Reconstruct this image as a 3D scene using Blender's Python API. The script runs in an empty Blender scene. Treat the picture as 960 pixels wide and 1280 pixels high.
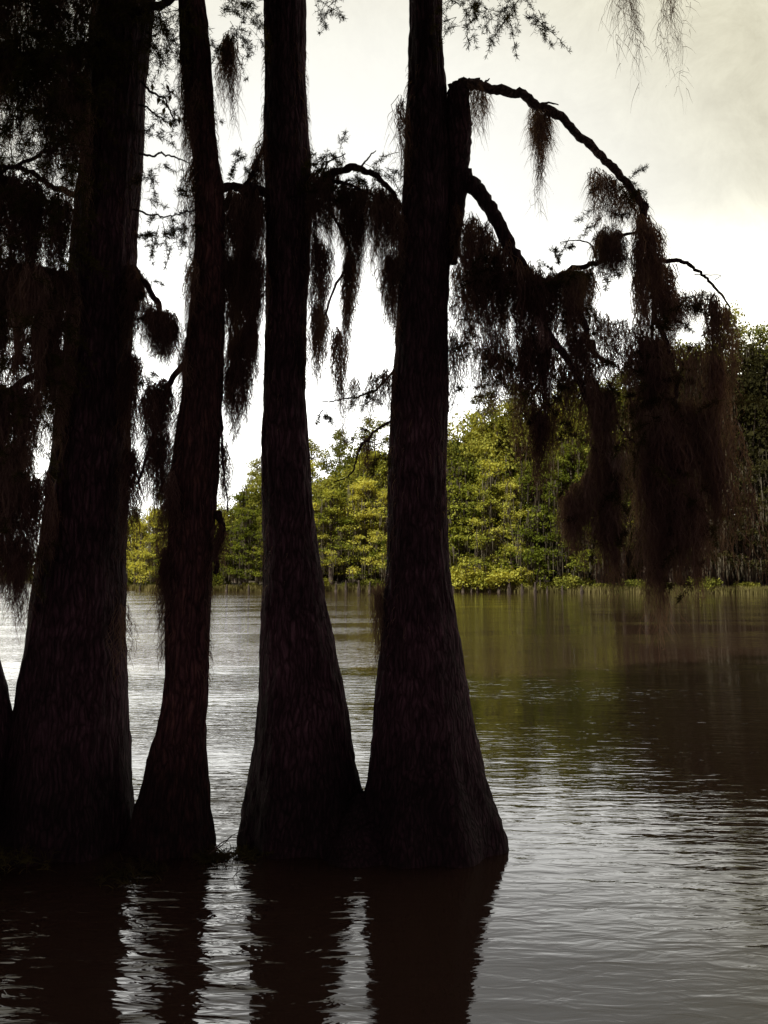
import bpy, math, random
import numpy as np
from mathutils import Vector, noise as mn

R = math.radians
random.seed(7)
rng = np.random.default_rng(7)
sc = bpy.context.scene
COL = sc.collection

# ------------------------------------------------------------------ camera
CAMH, PITCH, FPX = 1.69, R(4.7), 1005.0
cam = bpy.data.cameras.new('camera'); co = bpy.data.objects.new('camera', cam); COL.objects.link(co)
co.location = (0, 0, CAMH); co.rotation_euler = (math.pi/2 + PITCH, 0, 0)
cam.sensor_fit = 'VERTICAL'; cam.sensor_height = 24; cam.lens = 24*FPX/1280
cam.clip_start = 0.05; cam.clip_end = 5000
sc.camera = co
CP, SP = math.cos(PITCH), math.sin(PITCH)

def at(px, py, d):
    """point seen at photo pixel (px,py) standing at real distance d along the ground"""
    u = (640 - py)/FPX
    fy = CP - u*SP; fz = u*CP + SP
    k = d/fy
    return Vector(((px - 480)/FPX*k, d, CAMH + fz*k))
def mpp(py, d):
    u = (640 - py)/FPX
    return d/(CP - u*SP)/FPX

# ------------------------------------------------------------------ mesh helpers
class Geo:
    def __init__(s): s.v = []; s.f = []; s.n = 0
    def add(s, v, f):
        v = np.asarray(v, float).reshape(-1, 3); f = np.asarray(f, int)
        s.v.append(v); s.f.append(f + s.n); s.n += len(v)
    def arrays(s): return np.concatenate(s.v), np.concatenate(s.f)
def mesh_from(name, v, f, mat, smooth=False):
    me = bpy.data.meshes.new(name)
    v = np.asarray(v, np.float32); f = np.asarray(f, np.int32)
    me.vertices.add(len(v)); me.vertices.foreach_set('co', v.ravel())
    k = f.shape[1]
    me.loops.add(f.size); me.loops.foreach_set('vertex_index', f.ravel())
    me.polygons.add(len(f)); me.polygons.foreach_set('loop_start', np.arange(0, f.size, k, dtype=np.int32))
    me.polygons.foreach_set('use_smooth', np.full(len(f), smooth))
    me.update(calc_edges=True); me.validate()
    me.materials.append(mat)
    return me
def add_slot(me, mat, first):
    me.materials.append(mat)
    idx = np.zeros(len(me.polygons), np.int32); idx[first:] = 1
    me.polygons.foreach_set('material_index', idx); me.update()
def link(name, geo, mat, parent=None, smooth=False):
    v, f = geo.arrays() if isinstance(geo, Geo) else geo
    v = v.copy()
    o = bpy.data.objects.new(name, None)
    bpy.data.objects.remove(o)
    if parent is not None:
        v -= np.array(parent.location)
    me = mesh_from(name, v, f, mat, smooth)
    o = bpy.data.objects.new(name, me); COL.objects.link(o)
    if parent is not None: o.parent = parent
    return o
def link_at_base(name, geo, mat, base, smooth=False):
    v, f = geo.arrays()
    me = mesh_from(name, v - np.array(base), f, mat, smooth)
    o = bpy.data.objects.new(name, me); o.location = base; COL.objects.link(o)
    return o
def empty(name, loc):
    o = bpy.data.objects.new(name, None); o.location = loc; o.empty_display_size = .2
    COL.objects.link(o); return o
def tag(o, label=None, cat=None, group=None, kind=None):
    if label: o['label'] = label
    if cat: o['category'] = cat
    if group: o['group'] = group
    if kind: o['kind'] = kind
    return o

def smooth_path(pts, n):
    P = np.array([list(p) for p in pts], float)
    if len(P) == 2: P = np.array([P[0], (P[0]+P[1])/2, P[1]])
    Q = np.vstack([2*P[0]-P[1], P, 2*P[-1]-P[-2]])
    t = np.linspace(0, len(P)-1 - 1e-6, n); i = t.astype(int); u = (t - i)[:, None]
    a, b, c, d = Q[i], Q[i+1], Q[i+2], Q[i+3]
    return .5*((2*b) + (c-a)*u + (2*a-5*b+4*c-d)*u**2 + (3*b-a-3*c+d)*u**3)

def tube(g, pts, radii, n=30, sides=8, wob=0.0, rough=0.12):
    """bent tapering limb; pts Vectors, radii metres at each pt"""
    c = smooth_path(pts, n)
    r = np.interp(np.linspace(0, len(radii)-1, n), np.arange(len(radii)), radii)
    if wob: c = c + np.cumsum(rng.normal(0, wob, c.shape), 0)*np.sin(np.linspace(0, math.pi, n))[:, None]
    T = np.gradient(c, axis=0); T /= np.linalg.norm(T, axis=1)[:, None] + 1e-9
    ref = np.array([0., 1., 0.]) if abs(T[0][1]) < .8 else np.array([1., 0., 0.])
    A = np.cross(T, ref); A /= np.linalg.norm(A, axis=1)[:, None] + 1e-9
    B = np.cross(T, A)
    th = np.linspace(0, 2*math.pi, sides, endpoint=False)
    rr = r[:, None]*(1 + rng.normal(0, rough, (n, sides)) + np.convolve(rng.normal(0, .9*rough, n+4), np.ones(5)/5, 'valid')[:, None])
    V = c[:, None, :] + rr[..., None]*(np.cos(th)[None, :, None]*A[:, None, :] + np.sin(th)[None, :, None]*B[:, None, :])
    i, j = np.meshgrid(np.arange(n-1), np.arange(sides), indexing='ij')
    a = i*sides + j; b = i*sides + (j+1) % sides
    F = np.stack([a, b, b+sides, a+sides], -1).reshape(-1, 4)
    base = V.reshape(-1, 3)
    g.add(np.vstack([base, c[0], c[-1]]), F)
    k = n*sides
    e0 = np.array([[j, (j+1) % sides, k, k] for j in range(sides)]); 
    # end caps as quads built of neighbouring rim pairs
    caps = []
    for j in range(0, sides, 2):
        caps.append([k, j, (j+1) % sides, (j+2) % sides])
        m = (n-1)*sides
        caps.append([k+1, m+(j+2) % sides, m+(j+1) % sides, m+j])
    g.f.append(np.array(caps) + g.n - len(base) - 2)
    return c

def ribbons(g, P, W, S):
    """P (N,K,3) centre lines, W (N,K) widths, S (N,K,3) or (N,1,3) side dirs"""
    N, K, _ = P.shape
    L = P - S*W[..., None]/2; Rr = P + S*W[..., None]/2
    V = np.stack([L, Rr], 2).reshape(-1, 3)
    i, j = np.meshgrid(np.arange(N), np.arange(K-1), indexing='ij')
    a = (i*K + j)*2
    g.add(V, np.stack([a, a+1, a+3, a+2], -1).reshape(-1, 4))

def unit(v): return v/(np.linalg.norm(v, axis=-1, keepdims=True) + 1e-9)

def moss_tuft(g, top, hw, length, n, width=.0045, conv=.85, hairs=3, depthw=None):
    """bundle of hanging strands: top centre, half width, length"""
    K = 12
    depthw = depthw or hw*.7
    u = rng.uniform(-1, 1, n); w = rng.normal(0, .5, n)
    off = np.stack([u*hw, w*depthw, rng.uniform(-.03, .05, n) - .08*np.abs(u)*length*.5], 1)
    Ls = length*(1 - .5*np.abs(u)**1.3)*rng.beta(2.6, .8, n)
    k5 = rng.random(n) < .08; Ls[k5] *= 1.15
    t = np.linspace(0, 1, K)
    P = np.zeros((n, K, 3))
    P += np.array(list(top)) + off[:, None, :]
    frac = (Ls[:, None]*t[None])/length
    P[:, :, :2] -= off[:, None, :2]*conv*np.clip(frac, 0, 1)[..., None]**1.2
    P[:, :, 2] -= Ls[:, None]*t
    for fq, am in ((2.2, .018), (5, .012), (11, .009)):
        ph = rng.uniform(0, 6.28, (n, 1, 2)); f2 = fq*rng.uniform(.7, 1.3, (n, 1, 1))
        s = np.sin(ph + f2*6.28*(Ls[:, None]*t)[..., None]) - np.sin(ph)
        P[:, :, :2] += am*s*rng.uniform(.4, 1.4, (n, 1, 1))
    # the whole tuft sways a little
    ph = rng.uniform(0, 6.28); P[:, :, 0] += .02*np.sin(ph + 5*(Ls[:, None]*t)) - .02*math.sin(ph)
    a = rng.uniform(0, math.pi, (n, 1)) + t[None]*rng.uniform(-2, 2, (n, 1))
    S = np.stack([np.cos(a), np.sin(a), 0*a], -1)
    W = width*rng.uniform(.6, 1.5, (n, 1))*(1 - .75*t[None]**1.5)
    ribbons(g, P, W, S)
    if hairs:
        m = n*hairs
        si = rng.integers(0, n, m); ki = rng.integers(0, K-1, m); fr = rng.random((m, 1))
        base = P[si, ki]*(1-fr) + P[si, ki+1]*fr
        d = unit(np.stack([rng.normal(0, 1, m), rng.normal(0, 1, m), rng.normal(-.5, .5, m)], 1))
        ln = rng.uniform(.02, .10, (m, 1))
        tt = np.array([0, .35, .7, 1.])[None, :, None]
        H = base[:, None] + d[:, None]*ln[:, None]*tt
        H[:, :, 2] -= (ln*1.0)*(tt[:, :, 0]**2)
        H[:, 2, :2] += rng.normal(0, .004, (m, 2))
        S2 = unit(np.cross(d, rng.normal(0, 1, (m, 3))))[:, None]
        W2 = np.tile(np.array([.0026, .0024, .0016, .0006]), (m, 1))
        ribbons(g, H, W2, np.repeat(S2, 4, 1))

# ------------------------------------------------------------------ materials
def new_mat(name):
    m = bpy.data.materials.new(name); m.use_nodes = True
    nt = m.node_tree; nt.nodes.clear()
    return m, nt, nt.nodes.new, nt.links.new
def ramp(nt, stops):
    r = nt.nodes.new('ShaderNodeValToRGB'); e = r.color_ramp.elements
    while len(e) < len(stops): e.new(.5)
    for el, (p, c) in zip(e, stops): el.position = p; el.color = (*c, 1)
    return r
def bark_mat(name, dark, mid, pale, sx=40, sz=6, bump=1.0, base_shade=True):
    m, nt, N, L = new_mat(name)
    out = N('ShaderNodeOutputMaterial'); b = N('ShaderNodeBsdfPrincipled'); L(b.outputs[0], out.inputs[0])
    def math_(op, a, bb, c=None):
        n = N('ShaderNodeMath'); n.operation = op
        for i, x in enumerate((a, bb, c)):
            if x is None: continue
            if isinstance(x, (int, float)): n.inputs[i].default_value = x
            else: L(x, n.inputs[i])
        return n.outputs[0]
    tc = N('ShaderNodeTexCoord')
    # warp so the fibres wander
    nw = N('ShaderNodeTexNoise'); nw.inputs['Scale'].default_value = 3.5; nw.inputs['Detail'].default_value = 3; L(tc.outputs['Object'], nw.inputs[0])
    wv = N('ShaderNodeVectorMath'); wv.operation = 'MULTIPLY_ADD'; L(nw.outputs['Color'], wv.inputs[0]); wv.inputs[1].default_value = (.10, .10, .22); L(tc.outputs['Object'], wv.inputs[2])
    mp = N('ShaderNodeMapping'); L(wv.outputs[0], mp.inputs[0]); mp.inputs['Scale'].default_value = (sx, sx, sz)
    n1 = N('ShaderNodeTexNoise'); n1.inputs['Scale'].default_value = 1.2; n1.inputs['Detail'].default_value = 9; n1.inputs['Roughness'].default_value = .72; L(mp.outputs[0], n1.inputs[0])
    vo = N('ShaderNodeTexVoronoi'); vo.feature = 'DISTANCE_TO_EDGE'; vo.inputs['Scale'].default_value = .9; L(mp.outputs[0], vo.inputs[0])
    n2 = N('ShaderNodeTexNoise'); n2.inputs['Scale'].default_value = 2.0; n2.inputs['Detail'].default_value = 7; n2.inputs['Roughness'].default_value = .7; L(tc.outputs['Object'], n2.inputs[0])
    crack = math_('MINIMUM', math_('MULTIPLY', vo.outputs['Distance'], 4.0), 1.0)
    r = ramp(nt, [(.32, dark), (.52, mid), (.72, pale)]); L(n1.outputs[0], r.inputs[0])
    r2 = ramp(nt, [(.38, (.55, .52, .55)), (.64, (1.35, 1.25, 1.3))]); L(n2.outputs[0], r2.inputs[0])
    mx = N('ShaderNodeMix'); mx.data_type = 'RGBA'; mx.blend_type = 'MULTIPLY'; mx.inputs[0].default_value = 1
    L(r.outputs[0], mx.inputs[6]); L(r2.outputs[0], mx.inputs[7])
    ck = N('ShaderNodeVectorMath'); ck.operation = 'SCALE'; L(mx.outputs[2], ck.inputs[0])
    fac = math_('MULTIPLY_ADD', crack, .65, .35)
    if base_shade:   # dark band painted in to subdue the sky-lit trunk foot, ragged upper edge
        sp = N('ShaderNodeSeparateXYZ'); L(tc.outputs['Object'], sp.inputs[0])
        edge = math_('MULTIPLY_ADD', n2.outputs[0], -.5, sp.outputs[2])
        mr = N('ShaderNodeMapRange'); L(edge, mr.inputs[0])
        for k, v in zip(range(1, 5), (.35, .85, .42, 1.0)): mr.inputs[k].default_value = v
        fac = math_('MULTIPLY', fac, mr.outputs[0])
    L(fac, ck.inputs['Scale']); L(ck.outputs[0], b.inputs['Base Color'])
    b.inputs['Roughness'].default_value = .9; b.inputs['Specular IOR Level'].default_value = .2
    h = math_('ADD', math_('MULTIPLY', n1.outputs[0], .9), math_('MULTIPLY', crack, .5))
    bp = N('ShaderNodeBump'); bp.inputs['Strength'].default_value = bump; bp.inputs['Distance'].default_value = .022
    L(h, bp.inputs['Height']); L(bp.outputs[0], b.inputs['Normal'])
    return m
def leaf_mat(name, cols, trans=.4, tcol=1.3, scale=.6, objvar=.5):
    m, nt, N, L = new_mat(name)
    out = N('ShaderNodeOutputMaterial')
    geo = N('ShaderNodeNewGeometry'); tc = N('ShaderNodeTexCoord'); oi = N('ShaderNodeObjectInfo')
    n = N('ShaderNodeTexNoise'); n.inputs['Scale'].default_value = scale; n.inputs['Detail'].default_value = 3; L(tc.outputs['Object'], n.inputs[0])
    a = N('ShaderNodeMath'); a.operation = 'MULTIPLY_ADD'; L(geo.outputs['Random Per Island'], a.inputs[0]); a.inputs[1].default_value = .35; L(n.outputs[0], a.inputs[2])
    a2 = N('ShaderNodeMath'); a2.operation = 'MULTIPLY_ADD'; L(oi.outputs['Random'], a2.inputs[0]); a2.inputs[1].default_value = objvar; L(a.outputs[0], a2.inputs[2])
    a3 = N('ShaderNodeMath'); a3.operation = 'SUBTRACT'; L(a2.outputs[0], a3.inputs[0]); a3.inputs[1].default_value = .17 + objvar/2
    k = len(cols)
    r = ramp(nt, [(.25 + .5*i/(k-1), c) for i, c in enumerate(cols)]); L(a3.outputs[0], r.inputs[0])
    d = N('ShaderNodeBsdfDiffuse'); t = N('ShaderNodeBsdfTranslucent'); ms = N('ShaderNodeMixShader'); ms.inputs[0].default_value = trans
    L(r.outputs[0], d.inputs[0])
    mu = N('ShaderNodeMix'); mu.data_type = 'RGBA'; mu.blend_type = 'MULTIPLY'; mu.inputs[0].default_value = 1; L(r.outputs[0], mu.inputs[6]); mu.inputs[7].default_value = (tcol*1.15, tcol, tcol*.5, 1)
    L(mu.outputs[2], t.inputs[0]); L(d.outputs[0], ms.inputs[1]); L(t.outputs[0], ms.inputs[2]); L(ms.outputs[0], out.inputs[0])
    return m

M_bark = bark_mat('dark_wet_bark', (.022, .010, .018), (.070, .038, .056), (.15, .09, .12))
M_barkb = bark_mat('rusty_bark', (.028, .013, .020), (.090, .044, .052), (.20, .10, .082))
M_farbark = bark_mat('grey_bark', (.04, .034, .03), (.10, .085, .07), (.17, .15, .12), sx=3, sz=.5, bump=.4, base_shade=False)
M_deadwood = bark_mat('dead_wood', (.05, .034, .038), (.14, .10, .105), (.26, .20, .20), sx=30, sz=30, bump=.6, base_shade=False)
M_moss = leaf_mat('spanish_moss', [(.075, .044, .050), (.145, .092, .096), (.24, .17, .158)], trans=.42, tcol=.95, scale=2, objvar=.25)
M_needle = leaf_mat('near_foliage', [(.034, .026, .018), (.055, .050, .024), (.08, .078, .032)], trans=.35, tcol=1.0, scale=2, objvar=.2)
M_cyp = leaf_mat('cypress_foliage', [(.10, .13, .020), (.28, .315, .055), (.46, .47, .10)], trans=.45, tcol=1.25, scale=.25, objvar=.7)
M_oak = leaf_mat('broadleaf_foliage', [(.045, .058, .014), (.16, .18, .034), (.34, .35, .07)], trans=.35, tcol=1.2, scale=.3, objvar=.4)
M_pine = leaf_mat('pine_foliage', [(.042, .054, .016), (.12, .14, .034), (.24, .25, .055)], trans=.3, tcol=1.15, scale=.3, objvar=.4)
M_shade = leaf_mat('shade_painted_foliage', [(.014, .014, .007), (.026, .026, .010), (.046, .045, .016)], trans=.25, tcol=1.1, scale=.3, objvar=.4)  # shade painted into the leaf colour: right-hand trees and deep woods
M_farmoss = leaf_mat('grey_far_moss', [(.05, .045, .035), (.09, .08, .06), (.13, .12, .09)], trans=.3, tcol=1.0, scale=.5, objvar=.3)
M_grass = leaf_mat('shore_grass', [(.07, .07, .025), (.13, .12, .045), (.2, .18, .08)], trans=.3, tcol=1.0, scale=.5, objvar=.3)

# water
mw, nt, N, L = new_mat('lake_water')
out = N('ShaderNodeOutputMaterial'); b = N('ShaderNodeBsdfPrincipled'); L(b.outputs[0], out.inputs[0])
b.inputs['Base Color'].default_value = (.030, .017, .013, 1); b.inputs['Roughness'].default_value = .03; b.inputs['IOR'].default_value = 1.45
tc = N('ShaderNodeTexCoord')
def wavefield(rot, scl, nscale, detail, dist):
    mp = N('ShaderNodeMapping'); mp.inputs['Rotation'].default_value = (0, 0, R(rot)); mp.inputs['Scale'].default_value = scl
    L(tc.outputs['Object'], mp.inputs[0])
    n = N('ShaderNodeTexNoise'); n.inputs['Scale'].default_value = nscale; n.inputs['Detail'].default_value = detail; n.inputs['Distortion'].default_value = dist
    L(mp.outputs[0], n.inputs[0]); return n
def mth(op, a, bb=None, c=None):
    n = N('ShaderNodeMath'); n.operation = op
    for i, x in enumerate((a, bb, c)):
        if x is None: continue
        if isinstance(x, (int, float)): n.inputs[i].default_value = x
        else: L(x, n.inputs[i])
    return n.outputs[0]
w1 = wavefield(20, (.9, 3.6, 1), 1.5, 2, .5)       # long swell lines
w2 = wavefield(22, (2.2, 7.5, 1), 1.8, 3, .7)      # small ripples
w3 = wavefield(-10, (.35, 1.0, 1), .9, 2, .3)      # broad undulation
w4 = wavefield(8, (.3, 1.1, 1), .28, 1, .2)        # mask: wind patches
sep = N('ShaderNodeSeparateXYZ'); L(tc.outputs['Object'], sep.inputs[0])
# slope x/y: wind reaches the left, open side of the lake more than the sheltered right
ratio = mth('DIVIDE', sep.outputs[0], mth('MAXIMUM', sep.outputs[1], 2.0))
side = N('ShaderNodeMapRange'); L(ratio, side.inputs[0])
for k, v in zip(range(1, 5), (-.16, .05, .8, .13)): side.inputs[k].default_value = v
mr = N('ShaderNodeMapRange'); L(w4.outputs[0], mr.inputs[0])
for k, v in zip(range(1, 5), (.40, .60, .28, 1.0)): mr.inputs[k].default_value = v
mask = mth('MULTIPLY', mr.outputs[0], side.outputs[0])
h = mth('ADD', mth('MULTIPLY', mth('MULTIPLY', w1.outputs[0], .060), mask), mth('MULTIPLY', mth('MULTIPLY', w2.outputs[0], .030), mask))
h = mth('ADD', h, mth('MULTIPLY', w3.outputs[0], .010))
bp = N('ShaderNodeBump'); bp.inputs['Strength'].default_value = 1; bp.inputs['Distance'].default_value = 1.0
L(h, bp.inputs['Height']); L(bp.outputs[0], b.inputs['Normal'])
M_water = mw

# ground
mg, nt, N, L = new_mat('muddy_ground')
out = N('ShaderNodeOutputMaterial'); b = N('ShaderNodeBsdfPrincipled'); L(b.outputs[0], out.inputs[0])
tc = N('ShaderNodeTexCoord'); n = N('ShaderNodeTexNoise'); n.inputs['Scale'].default_value = .8; n.inputs['Detail'].default_value = 9; L(tc.outputs['Object'], n.inputs[0])
r = ramp(nt, [(.3, (.018, .014, .010)), (.5, (.05, .04, .025)), (.7, (.09, .08, .04))]); L(n.outputs[0], r.inputs[0]); L(r.outputs[0], b.inputs['Base Color'])
b.inputs['Roughness'].default_value = .9
bp = N('ShaderNodeBump'); bp.inputs['Distance'].default_value = .1; L(n.outputs[0], bp.inputs['Height']); L(bp.outputs[0], b.inputs['Normal'])
M_ground = mg

# ------------------------------------------------------------------ setting
def shore(x):
    """distance of the far bank: a bay that opens on the left"""
    xs = [-300, -120, -62, -48, -38, -30, 0, 18, 30, 45, 70, 120, 300]
    ds = [300, 290, 270, 200, 118, 106, 104, 98, 92, 86, 70, 50, 30]
    return np.interp(x, xs, ds)
gx = np.concatenate([np.linspace(-1500, -160, 20), np.linspace(-150, 150, 301), np.linspace(160, 1500, 20)])
gy = np.concatenate([np.linspace(-600, -12, 12), np.linspace(-10, 20, 61), np.linspace(21, 330, 310), np.linspace(340, 2500, 30)])
X, Y = np.meshgrid(gx, gy, indexing='ij')
sh = shore(X)
Z = -1.2 + 1.75/(1 + np.exp(-(Y - sh)/0.8)) + np.clip((Y - sh - 2)*.02, 0, 3)
Z += 1.6/(1 + np.exp((Y + 1.6)/.5)) + np.clip((-Y - 3)*.04, 0, 2)
Z += .12*np.sin(X*.7 + 1.3*np.sin(Y*.5))*(Z > -.3)
nx, ny = X.shape
i, j = np.meshgrid(np.arange(nx-1), np.arange(ny-1), indexing='ij')
a = i*ny + j
g = Geo(); g.add(np.stack([X, Y, Z], -1), np.stack([a, a+ny, a+ny+1, a+1], -1).reshape(-1, 4))
tag(link('ground', g, M_ground, smooth=True), kind='structure')
g = Geo(); g.add([(-1500, -600, 0), (1500, -600, 0), (1500, 2500, 0), (-1500, 2500, 0)], [[0, 1, 2, 3]])
tag(link('water', g, M_water), kind='structure')

# ------------------------------------------------------------------ near trunks
def trunk(g, rows, d, phase, flutes=7, flute_amp=.10, top_z=None, top_pts=(), sides=110, rn=300):
    """rows: (py, xleft, xright) silhouette of the trunk at distance d"""
    cs, rs = [], []
    for py, xl, xr in rows:
        p = at((xl+xr)/2, py, d); cs.append(p); rs.append((xr-xl)/2*mpp(py, d))
    for (dx, dy, z, r) in top_pts:
        cs.append(Vector((cs[0].x + dx, d + dy, z))) if False else None
    z = np.array([c.z for c in cs]); x = np.array([c.x for c in cs]); r = np.array(rs)
    o = np.argsort(z); z, x, r = z[o], x[o], r[o]
    yv = np.full(len(z), d)
    if top_z:
        dz = top_z - z[-1]; sl = (x[-1]-x[-4])/(z[-1]-z[-4])
        z = np.append(z, [z[-1]+dz*.5, top_z]); x = np.append(x, [x[-1]+sl*dz*.4, x[-1]+sl*dz*.7])
        r = np.append(r, [r[-1]*.7, r[-1]*.3]); yv = np.append(yv, [d, d])
    zz = np.concatenate([np.linspace(z[0], min(6.5, z[-1]), rn), np.linspace(min(6.5, z[-1])+.05, z[-1], 20) if z[-1] > 6.6 else []])
    xx = np.interp(zz, z, x); r_ = np.interp(zz, z, r)
    # soften the piecewise profile
    ker = np.hanning(15); ker /= ker.sum()
    def sm(q): return np.convolve(np.pad(q, 7, mode='edge'), ker, 'valid')
    m = rn
    xx[:m] = sm(xx[:m]); r_[:m] = sm(r_[:m])
    th = np.linspace(0, 2*math.pi, sides, endpoint=False)
    V = np.zeros((len(zz), sides, 3))
    fall = np.exp(-np.clip(zz, 0, 9)/.55)
    for i, zc in enumerate(zz):
        rad = r_[i]
        for j, t in enumerate(th):
            cx, sx = math.cos(t), math.sin(t)
            bark = mn.fractal(Vector((cx*5.0*max(rad, .12)/.2, sx*5.0*max(rad, .12)/.2, zc*1.1 + phase)), 1.0, 2.1, 3)
            ridge = abs(mn.noise(Vector((cx*rad*34, sx*rad*34, zc*2.3 + phase*3))))
            hz = mn.noise(Vector((cx*rad*9, sx*rad*9, zc*13 + phase*5)))
            lump = mn.noise(Vector((cx*1.3, sx*1.3, zc*1.8 + phase*7)))
            rr = rad*(1 + .035*lump + flute_amp*fall[i]*math.cos(flutes*t + phase + .6*math.sin(zc*2))) + .010*bark - .020*ridge + .006 + .006*hz
            V[i, j] = (xx[i] + rr*cx, d + rr*sx, zc)
    n = len(zz)
    i, j = np.meshgrid(np.arange(n-1), np.arange(sides), indexing='ij')
    a = i*sides + j; b = i*sides + (j+1) % sides
    g.add(V.reshape(-1, 3), np.stack([a, b, b+sides, a+sides], -1).reshape(-1, 4))
    return lambda zq: (float(np.interp(zq, zz, xx)), float(np.interp(zq, zz, r_)))

rowsA = [(0, 118, 192), (100, 110, 181), (200, 103, 176), (300, 93, 169), (400, 87, 164), (500, 76, 161), (600, 65, 158), (700, 49, 154),
         (800, 37, 155), (900, 21, 157), (1000, 4, 161), (1080, -14, 172), (1180, -34, 186)]
rowsB = [(0, 224, 254), (60, 226, 262), (120, 232, 266), (180, 240, 270), (240, 246, 279), (300, 245, 280), (400, 237, 279), (450, 231, 278), (500, 228, 277), (600, 213, 272),
         (680, 212, 266), (750, 208, 262), (850, 208, 260), (900, 200, 257), (950, 187, 256), (1000, 174, 259), (1040, 164, 262), (1080, 152, 268), (1180, 130, 280)]
rowsC = [(0, 330, 382), (100, 331, 380), (180, 329, 387), (250, 333, 389), (300, 333, 388), (400, 333, 383), (500, 330, 382), (560, 327, 385), (600, 328, 388),
         (650, 329, 393), (700, 331, 399), (750, 328, 405), (800, 326, 417), (850, 325, 427), (900, 322, 437), (950, 317, 444), (1000, 309, 454), (1040, 303, 470), (1080, 296, 486), (1180, 285, 500)]
rowsD = [(0, 513, 552), (60, 512, 552), (110, 511, 557), (150, 508, 560), (200, 506, 562), (250, 503, 562), (300, 499, 562), (400, 497, 560), (500, 490, 558), (600, 486, 556),
         (650, 486, 558), (700, 484, 560), (750, 480, 566), (800, 476, 574), (850, 470, 583), (900, 466, 592), (950, 462, 603), (985, 457, 611), (1020, 446, 626), (1055, 436, 633), (1085, 428, 630), (1180, 420, 630)]
rowsE = [(300, -250, -165), (500, -190, -110), (600, -165, -85), (700, -140, -52), (800, -125, -16), (860, -118, 2), (900, -116, 9), (940, -116, 13), (985, -122, 8), (1040, -140, -4), (1180, -170, 20)]

DA, DB, DC, DD, DE = 5.35, 5.25, 5.45, 5.35, 5.1
def near_tree(name, d, px, label):
    p = at(px, 1085, d)
    t = empty(name, (p.x, d, -.3)); tag(t, label, 'tree', 'cypress trees standing in the near water'); return t
TA = near_tree('cypress_tree', DA, 80, 'massive straight dark tree in the shallows, directly left of the slim leaning one')
TB = near_tree('cypress_tree', DB, 210, 'slimmest leaning tree with shaggy rust-tinged bark, between massive tree and twin trunks')
TC = near_tree('cypress_tree', DC, 440, 'twin-trunked cypress with fused flaring base and a long arching dead limb on its right')
TE = near_tree('cypress_tree', DE, -60, 'tree cut off by the left edge, only a sliver of flared trunk showing')
prof = {}
# shaggy fringe growing on the bark itself
def fringe(g, key, d, zs, n, side, ln=.10):
    K = 5; t = np.linspace(0, 1, K)
    z = rng.uniform(zs[0], zs[1], n); th = side + rng.normal(0, .7, n)
    P0 = np.array([[prof[key](q)[0] + prof[key](q)[1]*math.cos(a), d + prof[key](q)[1]*math.sin(a), q] for q, a in zip(z, th)])
    o = np.stack([np.cos(th), np.sin(th), 0*th], 1); L_ = ln*rng.uniform(.3, 1.3, n)
    P = P0[:, None] + o[:, None]*(L_[:, None]*.35*np.sin(t*2.2))[..., None]; P[:, :, 2] -= L_[:, None]*t**1.3
    P[:, :, :2] += rng.normal(0, .004, (n, K, 2))*t[None, :, None]
    S = unit(rng.normal(0, 1, (n, 3)))[:, None].repeat(K, 1)
    ribbons(g, P, np.tile(np.linspace(.004, .001, K), (n, 1)), S)
FR = {'B': [((1.2, 5.0), 2600, math.pi, .12), ((1.0, 5.0), 1200, 0, .07)], 'A': [((1.5, 5.5), 900, 0, .07)],
      'C': [((1.5, 5.5), 900, math.pi, .06), ((3.0, 5.5), 700, 0, .08)], 'D': [((1.2, 5.3), 1200, math.pi, .08), ((2.0, 4.5), 600, 0, .05)]}
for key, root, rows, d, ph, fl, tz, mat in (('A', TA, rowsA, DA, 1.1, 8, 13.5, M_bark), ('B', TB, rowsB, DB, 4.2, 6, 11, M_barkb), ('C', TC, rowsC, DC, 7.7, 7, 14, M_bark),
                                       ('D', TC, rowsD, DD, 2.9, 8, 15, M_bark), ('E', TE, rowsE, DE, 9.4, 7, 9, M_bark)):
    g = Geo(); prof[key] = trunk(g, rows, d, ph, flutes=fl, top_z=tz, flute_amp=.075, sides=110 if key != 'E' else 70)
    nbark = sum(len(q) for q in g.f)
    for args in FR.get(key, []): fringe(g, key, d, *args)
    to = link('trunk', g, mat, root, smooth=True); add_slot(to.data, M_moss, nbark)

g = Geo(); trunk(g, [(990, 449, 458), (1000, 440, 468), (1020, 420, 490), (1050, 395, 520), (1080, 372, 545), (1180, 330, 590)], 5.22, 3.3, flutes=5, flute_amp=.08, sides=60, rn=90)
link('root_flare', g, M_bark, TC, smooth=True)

# ------------------------------------------------------------------ near limbs
def limb(root, pts, r0, r1, mat=None, n=36, wob=.006, name='branch', sides=8, extra=()):
    """pts: (px, py, depth); radii in photo pixels"""
    g = Geo()
    P = [at(*p) for p in pts]
    k = len(pts)
    rad = [(r0 + (r1-r0)*(i/(k-1)))*mpp(p[1], p[2]) for i, p in enumerate(pts)]
    c = tube(g, P, rad, n=n, wob=wob, sides=sides)
    for ex in extra:
        Pe = [at(*p) for p in ex[0]]
        tube(g, Pe, [ex[1]*mpp(ex[0][0][1], ex[0][0][2]), ex[2]*mpp(ex[0][-1][1], ex[0][-1][2])], n=max(6, len(Pe)*5), sides=6, wob=.003)
    o = link(name, g, mat or M_bark, root, smooth=True)
    return o

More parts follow.
